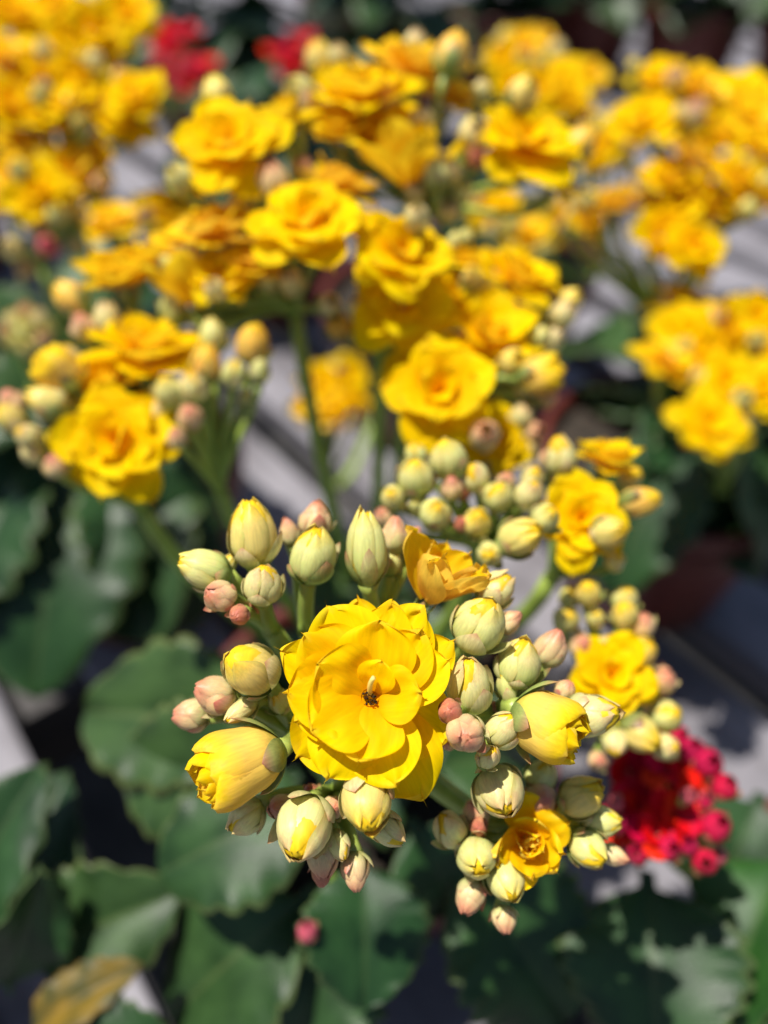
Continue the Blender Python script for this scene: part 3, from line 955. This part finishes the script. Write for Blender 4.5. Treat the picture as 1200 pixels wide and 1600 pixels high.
# -- bud head behind on the right, and its flowers
head(plant, inv, ROOT + Vector((.006, .004, 0)), P(748, 862, .158), [
    (700, 716, .140, 'g', 60), (650, 746, .139, 'g', 60), (742, 746, .141, 'w', 47), (650, 710, .148, 'g', 38),
    (615, 778, .140, 'g', 42), (680, 803, .136, 'g', 52, (0, .4, .9)), (651, 786, .140, 'g', 30), (705, 761, .140, 'p', 36),
    (724, 769, .142, 'r', 25), (778, 776, .139, 'g', 50), (826, 772, .140, 'w', 48), (745, 816, .136, 'y', 48, (0, .5, .8)),
    (722, 819, .136, 'r', 25), (812, 840, .133, 'y', 66, (.5, .3, .7), 1.2), (853, 809, .134, 'g', 48), (765, 866, .134, 'g', 44),
    (600, 808, .141, 'p', 30), (790, 752, .147, 'p', 30), (832, 745, .148, 'w', 34)],
    .0018, .0009, True, seed=8)
head(plant, inv, ROOT + Vector((.008, .006, 0)), P(860, 905, .170), [
    (908, 812, .149, 'full', 138, (-.05, .25, .95)), (946, 722, .158, 'fullb', 100, (.15, .85, .4)), (876, 712, .152, 'w', 50, (-.2, .9, .3), 1.25),
    (858, 718, .155, 'p', 32), (998, 783, .150, 'o', 50, (.9, .2, .3), 1.3), (952, 832, .144, 'y', 52, (.5, .2, .8)), (961, 876, .150, 'w', 32),
    (893, 770, .153, 'w', 38), (884, 870, .150, 'p', 28), (985, 745, .158, 'y', 36)],
    .0019, .0009, True, seed=9)
# -- lower right head
head(plant, inv, ROOT + Vector((.010, .0, 0)), P(948, 1120, .166), [
    (955, 1056, .146, 'full', 132, (-.1, .35, .9)), (917, 927, .150, 'y', 46), (885, 967, .148, 'g', 42), (890, 932, .152, 'g', 34),
    (976, 935, .152, 'g', 44), (976, 960, .149, 'y', 42), (1005, 976, .150, 'p', 38), (930, 965, .150, 'g', 30), (908, 1008, .149, 'p', 40),
    (1002, 1018, .148, 'y', 48), (1036, 1063, .148, 'p', 42), (1041, 1117, .147, 'g', 52), (1000, 1147, .141, 'y', 60, (.5, -.3, .8)),
    (1040, 1167, .145, 'w', 42), (961, 1160, .141, 'w', 42, (-.1, -.5, .8)), (935, 1189, .144, 'p', 30), (950, 1010, .150, 'w', 38),
    (1018, 1100, .150, 'p', 32), (945, 1135, .142, 'g', 34)],
    .0018, .0009, True, seed=10)
# -- left head
head(plant, inv, ROOT + Vector((-.010, .004, 0)), P(225, 800, .182), [
    (183, 692, .166, 'full', 182, (.0, .28, .95)), (232, 560, .176, 'fullb', 165, (.1, .85, .45)), (165, 605, .176, 'fullb', 120, (-.2, .7, .6)),
    (93, 580, .168, 'plump', 64, (-.5, .7, .4), 1.2),
    (75, 631, .165, 'y', 52, (-.8, .4, .4), 1.2), (18, 655, .168, 'y', 46), (45, 682, .168, 'w', 40), (52, 705, .170, 'w', 40),
    (86, 728, .164, 'p', 36), (130, 512, .178, 'p', 40), (20, 628, .172, 'p', 40), (110, 560, .180, 'w', 40)],
    .0020, .0009, True, seed=12)
head(plant, inv, ROOT + Vector((-.006, .008, 0)), P(345, 770, .186), [
    (265, 613, .168, 'g', 50), (302, 604, .168, 'w', 46), (297, 651, .164, 'p', 42), (276, 684, .162, 'p', 32), (322, 570, .170, 'o', 50, (.1, .9, .4), 1.25),
    (333, 527, .176, 'g', 46, (0, .95, .3), 1.15), (395, 538, .172, 'o', 60, (.1, .8, .6), 1.05), (366, 584, .170, 'g', 40), (406, 578, .172, 'g', 32, (.1, .9, .3), 1.4),
    (385, 620, .174, 'g', 26), (250, 640, .170, 'w', 34)],
    .0017, .0009, True, seed=13)
# -- tall heads at the back
TB = ROOT + Vector((-.002, .014, 0))
head(plant, inv, TB, P(462, 492, .196), [
    (480, 352, .168, 'full', 190, (-.08, .55, .82)), (358, 228, .176, 'full', 175, (-.15, .40, .9)), (335, 372, .178, 'fullb', 150, (-.1, .8, .55)),
    (195, 440, .186, 'fullb', 150, (-.2, .95, .25)), (290, 440, .180, 'cup', 84, (-.1, .95, .2)), (455, 195, .190, 'fullb', 110, (.0, .95, .3)),
    (530, 300, .186, 'fullb', 120, (.2, .9, .4)), (400, 420, .178, 'fullb', 110, (0, .7, .6)), (345, 430, .176, 'full', 100, (.0, .4, .8)), (250, 410, .192, 'fullb', 90, (-.1, .95, .2)),
    (112, 467, .180, 'o', 54, (-.6, .6, .4)), (168, 500, .180, 'w', 46, (.0, .8, .4), 1.2), (455, 440, .176, 'w', 44), (420, 438, .178, 'g', 40),
    (335, 452, .172, 'w', 36), (375, 330, .184, 'w', 50, (-.2, .8, .4)), (418, 275, .182, 'p', 36, (.3, .9, .3), 1.4), (516, 476, .180, 'w', 38), (270, 480, .182, 'g', 40, (0, .9, .2), 1.5),
    (340, 150, .185, 'y', 50, (-.2, .9, .3))],
    .00165, .0009, False, seed=14, extra=8)
head(plant, inv, TB + Vector((.004, .002, 0)), P(592, 560, .200), [
    (625, 400, .170, 'full', 150, (.25, .45, .85)), (628, 480, .176, 'full', 150, (.1, .05, .95)), (690, 612, .166, 'full', 172, (-.05, .15, .97)),
    (762, 530, .178, 'fullb', 140, (.2, .6, .75)), (775, 688, .176, 'full', 110, (.2, .1, .95)), (720, 410, .186, 'fullb', 84, (.1, .8, .5)),
    (805, 440, .186, 'fullb', 130, (.25, .7, .6)), (700, 470, .184, 'fullb', 100, (.1, .5, .8)), (640, 575, .184, 'full', 90, (-.4, .2, .85)),
    (845, 586, .170, 'plump', 54, (.9, .1, .35), 1.35), (822, 600, .174, 'w', 38), (815, 650, .176, 'w', 40, (.3, .6, .6)), (835, 675, .176, 'p', 36),
    (830, 700, .178, 'w', 36), (785, 720, .178, 'o', 42, (.1, -.2, .9)), (560, 482, .178, 'w', 36), (530, 510, .184, 'o', 46), (880, 492, .182, 'w', 44),
    (862, 530, .184, 'w', 40), (890, 470, .186, 'y', 40), (855, 620, .178, 'p', 34), (740, 600, .170, 'p', 34), (800, 565, .172, 'y', 44), (760, 440, .184, 'w', 40)],
    .00165, .0009, False, seed=15, extra=8)
head(plant, inv, TB + Vector((.006, .008, 0)), P(648, 345, .222), [
    (560, 165, .190, 'fullb', 170, (-.1, .75, .6)), (640, 120, .200, 'fullb', 150, (.1, .85, .45)), (635, 240, .186, 'cup', 110, (-.05, .9, .35), 1, 'petal'),
    (525, 125, .205, 'fullb', 80, (-.2, .9, .3)), (600, 195, .192, 'full', 120, (0, .5, .8)), (820, 225, .190, 'full', 165, (.15, .45, .85)), (530, 210, .188, 'fullb', 110, (0, .7, .6)),
    (700, 160, .205, 'fullb', 100, (.3, .8, .4)), (865, 290, .196, 'fullb', 90, (.4, .7, .5)),
    (705, 87, .192, 'o', 56, (.3, .95, .1), 1.25), (735, 210, .190, 'g', 44, (.1, .9, .3)), (745, 247, .188, 'r', 32), (680, 276, .184, 'g', 44, (-.1, .9, .3), 1.2),
    (705, 268, .186, 'w', 34), (648, 300, .188, 'w', 36), (720, 300, .192, 'g', 36), (905, 225, .196, 'o', 50, (.6, .7, .3), 1.2), (648, 72, .205, 'w', 40), (500, 95, .210, 'y', 50),
    (700, 330, .190, 'w', 36), (530, 90, .200, 'w', 36)],
    .00165, .0009, False, seed=16, extra=8)

# -- leaves of the front plant
def LF(b, t, w, up=None, var=0, mat='leaf', roll=0, pl=None, iv=None, label=None):
    add_leaf(pl or plant, iv or inv, P(*b), P(*t), w * .76, up, var, mat, roll, label)
LF((470, 1150, .205), (105, 1100, .215), .050, Vector((-.1, -.35, .9)), 0)
LF((470, 1235, .195), (160, 1195, .200), .048, Vector((-.2, -.5, .8)), 1)
LF((520, 1255, .185), (235, 1350, .176), .042, Vector((-.1, -.2, .95)), 2)
LF((565, 1330, .182), (575, 1575, .165), .038, Vector((.1, .1, .95)), 3)
LF((500, 1390, .200), (235, 1600, .190), .050, Vector((.0, -.2, .9)), 4)
LF((700, 1330, .195), (905, 1600, .185), .052, Vector((-.1, .05, .95)), 5)
LF((560, 1400, .205), (430, 1660, .185), .048, None, 6)
LF((640, 1280, .190), (720, 1430, .190), .040, Vector((.2, -.3, .9)), 7)
LF((470, 1210, .195), (330, 1300, .190), .036, Vector((-.3, -.1, .9)), 3)
LF((660, 1200, .200), (860, 1180, .215), .042, Vector((.2, -.3, .9)), 1)
LF((560, 1130, .205), (480, 960, .235), .045, None, 2)
LF((610, 1120, .205), (690, 985, .235), .045, None, 4)
LF((520, 1130, .205), (330, 985, .235), .045, None, 6)
rosette(plant, inv, (fx, fy), .084, .118, 8, .060, 2, width=.62, skip=lambda a, f: math.cos(a) < -.25 and f < .7)
# the small pink bud low among the leaves
tb = Tubes()
b_ = add_bud(plant, inv, P(480, 1455, .165), D(-.1, .8, .5), .0052, .0044, 'k', False)
tb.add(P(520, 1370, .185), Vector((0, -.5, .6)), b_, D(0, .3, .4), .0011, .0008, n=8)
tb.build(plant, inv)

# ------------------------------------------------------------------ the other plants
def backplant(label, loc, heads, group=YG, pairs=6, leaf_len=.075, seed=1, mat='leaf', zmax=.135, name='potted_kalanchoe', rped=.0010, sk=0, skip=None):
    pl, iv = potted(label, loc, group, name, rot=seed)
    root = Vector(loc) + Vector((0, 0, .078))
    rosette(pl, iv, loc, .086, zmax, pairs, leaf_len, seed, mat, skip)
    if sk:
        skirt(pl, iv, loc, sk, leaf_len * .95, seed + 50, mat, skip=skip)
    for k, (node, items) in enumerate(heads):
        a = k * 2.4
        head(pl, iv, root + Vector((.007 * math.cos(a), .007 * math.sin(a), 0)), P(*node), items, .0021, rped, False, seed=seed * 10 + k, extra=len(items) // 2)
    return pl, iv

def F(px, py, z, w=100, kind='far', ax=None):
    if ax is None:
        ax = (rnd.uniform(-.6, .6), rnd.uniform(-.05, .75), rnd.uniform(.55, 1.0))
    return (px, py, z + rnd.uniform(-.006, .006), kind, w, ax)

# right neighbour
backplant('yellow kalanchoe with dense orange-yellow heads, cut by the right edge of the picture', (.130, .280, 0), [
    ((1085, 400, .300), [F(1030, 128, .275, 90), F(1095, 145, .280), F(1150, 155, .285), F(1000, 190, .272), F(1062, 192, .270), F(1120, 210, .268), F(1185, 240, .272),
                         F(1080, 248, .262), F(1150, 285, .262), F(1050, 280, .266, 90), F(1190, 310, .262), F(1115, 320, .262, 90), F(1060, 318, .268, 90), F(1170, 190, .285), (1085, 178, .262, 'p', 34), (1068, 175, .265, 'w', 30), (1170, 260, .262, 'y', 36)]),
    ((1040, 520, .300), [F(960, 325, .276, 110, 'far', (-.2, .95, .3)), F(915, 345, .276, 70), F(1035, 370, .262, 105), F(1085, 385, .262, 95), F(1060, 470, .275, 90, 'far', (0, .8, .4)), (1010, 300, .275, 'w', 30), (1110, 350, .270, 'w', 30)]),
    ((1130, 760, .300), [F(1075, 520, .255, 100), F(1140, 515, .258, 100), F(1185, 560, .255, 100), F(1040, 568, .252, 100), F(1135, 598, .246, 90, 'far', (0, .2, .95)),
                         F(1108, 662, .240, 115, 'far', (0, .35, .9)), F(1190, 612, .246, 90), F(1095, 560, .255, 80), F(1180, 500, .27, 80), (1155, 660, .240, 'w', 38), (1090, 590, .248, 'w', 32)]),
    ], seed=3, pairs=13, leaf_len=.070, sk=9, zmax=.120, skip=lambda a, f: math.cos(a) < -.6)
# left neighbour
backplant('yellow kalanchoe behind on the left, heads crowding the upper left corner', (-.122, .272, 0), [
    ((110, 300, .300), [F(25, 25, .275), F(90, 20, .280), F(150, 50, .275), F(195, 25, .280), F(15, 92, .270), F(70, 110, .265), F(118, 75, .270), F(172, 175, .262, 95), F(212, 150, .262, 90),
                        F(20, 165, .262), F(75, 180, .262, 90), F(130, 125, .266), F(205, 185, .262, 80), F(40, 230, .262, 90), F(150, 110, .27), F(100, 165, .26, 80), (70, 80, .262, 'w', 32), (150, 95, .262, 'w', 30), (190, 120, .262, 'p', 30)]),
    ((70, 420, .300), [F(140, 250, .262, 90), F(60, 300, .255, 100), F(115, 270, .262, 90), F(20, 280, .258, 80), F(20, 330, .262, 80, 'far', (0, .9, .3)), (115, 330, .255, 'y', 36), (60, 355, .255, 'p', 30), (75, 385, .252, 'k', 34), (20, 390, .255, 'w', 36), (40, 420, .262, 'p', 30)]),
    ((210, 470, .300), [F(250, 330, .270, 100), F(178, 350, .262, 90, 'far', (0, .6, .8)), F(280, 345, .275, 70), (120, 385, .262, 'w', 30)]),
    ((55, 600, .270), [(40, 515, .245, 'g', 34), (20, 500, .245, 'w', 30), (62, 498, .245, 'w', 30), (45, 545, .242, 'g', 32), (68, 530, .243, 'p', 26), (20, 535, .243, 'g', 28), (40, 485, .248, 'p', 26), (75, 512, .246, 'g', 26), (8, 518, .246, 'p', 26)]),
    ], seed=5, pairs=14, leaf_len=.088, sk=13, skip=lambda a, f: math.cos(a) > .55)
# behind the front plant, on the right
backplant('yellow kalanchoe with loose greenish heads between the front plant and the right one', (.075, .47, 0), [
    ((850, 300, .42), [F(820, 75, .40, 70), F(785, 90, .39, 60), F(868, 128, .385, 90), F(920, 120, .40, 60), F(840, 140, .38, 80), F(890, 165, .38, 70), F(800, 130, .39, 60), F(850, 60, .41, 50), F(905, 200, .38, 60), (845, 95, .38, 'y', 30), (790, 60, .40, 'y', 30), (870, 80, .40, 'w', 28)]),
    ((940, 420, .42), [F(945, 225, .37, 80), F(925, 250, .37, 50), (960, 205, .37, 'w', 26), (915, 205, .37, 'w', 26)]),
    ((800, 460, .42), [F(760, 330, .36, 60), F(825, 365, .355, 70), F(880, 330, .36, 50), F(790, 315, .36, 50), F(860, 370, .36, 44), (735, 325, .36, 'y', 32), (800, 350, .355, 'g', 30), (850, 390, .355, 'g', 30), (770, 360, .355, 'w', 26), (880, 355, .36, 'y', 30), (842, 325, .36, 'g', 30)]),
    ], seed=7, pairs=6, leaf_len=.06)
# a small one seen between the two tall stems
backplant('low yellow kalanchoe glimpsed between the tall stems of the front plant', (.022, .42, 0), [
    ((520, 760, .38), [F(500, 600, .33, 70), F(540, 590, .33, 70), F(515, 640, .325, 70, 'far', (0, .4, .9)), F(480, 635, .33, 50), F(555, 625, .33, 50), (480, 600, .33, 'w', 26), (555, 660, .33, 'w', 26), (520, 575, .335, 'w', 24)]),
    ], seed=9, pairs=3, leaf_len=.05, zmax=.11)

# red kalanchoes
RG = 'red kalanchoes on the bench'
def RF(px, py, z, w=70, mat='petal_red', ax=None):
    ax = ax or (rnd.uniform(-.5, .5), rnd.uniform(.2, .8), rnd.uniform(.5, .95))
    return (px, py, z + rnd.uniform(-.004, .004), 'four', w, ax, 1, mat)
K, kinv = backplant('short red kalanchoe with magenta buds beside the front plant, lower right', (.140, .060, 0), [
    ((1045, 1330, .205), [RF(985, 1205, .170, 84), RF(1045, 1200, .168, 84), RF(1072, 1235, .164, 80), RF(1000, 1262, .164, 88), RF(1055, 1270, .162, 78),
                          RF(965, 1300, .165, 76), RF(1022, 1300, .161, 74), RF(1015, 1160, .176, 70), RF(1060, 1178, .172, 70),
                          (1132, 1229, 0.162, 'm', 42), (1107, 1192, 0.164, 'm', 47), (1118, 1291, 0.160, 'm', 49), (1101, 1346, 0.159, 'm', 42), (1043, 1325, 0.157, 'm', 42), (1122, 1336, .165, 'k', 30),
                          (1075, 1297, .164, 'k', 34), (1103, 1246, .165, 'k', 30), (1082, 1172, 0.166, 'm', 42), (996, 1335, 0.159, 'm', 33), (1075, 1320, 0.159, 'm', 33), (1060, 1150, 0.170, 'm', 35), (1095, 1320, .167, 'g', 24)]),
    ], group=RG, seed=4, pairs=4, leaf_len=.072, zmax=.105)
LF((1010, 1360, .200), (1030, 1650, .175), .056, Vector((-.15, .1, .95)), 5, 'leaf', 0, K, kinv)
LF((1240, 1330, .200), (1120, 1560, .180), .042, Vector((-.5, -.2, .8)), 6, 'leaf_bright', .2, K, kinv)
LF((1190, 1240, .215), (1120, 1400, .205), .045, Vector((-.2, -.3, .9)), 2, 'leaf', .0, K, kinv)
LF((1180, 1500, .195), (1080, 1650, .185), .045, None, 3, 'leaf_bright', .3, K, kinv)

backplant('red kalanchoe far behind, its crimson heads beside the upper left yellow ones', (-.082, .565, 0), [
    ((265, 190, .62), [RF(255, 55, .57, 52), RF(290, 55, .57, 52), RF(270, 75, .565, 52), RF(190, 55, .57, 54), RF(180, 80, .565, 49), RF(260, 115, .56, 46), RF(320, 100, .56, 46), RF(300, 140, .555, 46), RF(310, 115, .56, 39), (285, 100, .555, 'k', 24), (250, 95, .56, 'k', 24), (275, 135, .555, 'k', 22)]),
    ((440, 220, .62), [RF(445, 90, .57, 57), RF(470, 75, .57, 57), RF(480, 100, .57, 52), RF(410, 140, .56, 49), RF(425, 155, .56, 44), RF(455, 115, .565, 52), RF(395, 130, .565, 39), (420, 115, .565, 'k', 20)]),
    ], group=RG, seed=6, pairs=9, leaf_len=.075, sk=9)

# left front plant: only its leaves reach into the picture
LP, linv = potted('kalanchoe without flowers, its scalloped leaves reaching in at the lower left', (-.168, .050, 0), 'kalanchoes not in flower')
LF((40, 1500, .205), (243, 1405, .190), .042, Vector((-.1, -.3, .9)), 7, 'leaf', .1, LP, linv)
LF((10, 1490, .210), (75, 1240, .205), .040, Vector((-.2, -.7, .6)), 1, 'leaf', .2, LP, linv)
LF((-40, 1480, .205), (-5, 1235, .190), .038, Vector((-.2, -.7, .6)), 4, 'leaf', -.2, LP, linv)
LF((10, 1540, .200), (60, 1400, .178), .030, Vector((.1, -.6, .7)), 5, 'leaf', .5, LP, linv)
LF((40, 1620, .182), (200, 1508, .180), .018, Vector((.2, -.5, .9)), 0, 'leaf_old', -.5, LP, linv, label='yellowed withered leaf')
LF((90, 1680, .180), (240, 1620, .172), .03, Vector((.2, -.2, .9)), 3, 'leaf', .2, LP, linv)
rosette(LP, linv, (-.168, .050), .086, .12, 5, .062, 8)

# green plants at the back of the bench
GP = [(.372, 1.10, 'leafy plant in a red-brown pot, top row, straight above the right yellow heads', 21),
      (.262, 1.17, 'leafy plant in a red-brown pot, top row, left of the one above the right heads', 22),
      (.485, 1.02, 'leafy potted plant in the top right corner, cut by the picture edge', 23),
      (.135, 1.08, 'leafy potted plant at the top edge, above the loose greenish yellow heads', 27),
      (.0, .89, 'dark green leafy plant at the back, top middle of the picture', 24),
      (-.172, .86, 'dark green leafy plant at the back, between the two clumps of red flowers', 25),
      (-.36, .62, 'dark green leafy plant behind the upper left yellow heads', 26),
      (-.04, 1.18, 'leafy plant at the far back, by the top edge left of the middle', 28)]
for (x, y, lab, sd) in GP:
    pl, iv = potted(lab, (x, y, 0), 'leafy pots at the back of the bench', 'potted_plant', 1.12, sd)
    rosette(pl, iv, (x, y), .092, .19, 12, .100, sd, 'leaf')
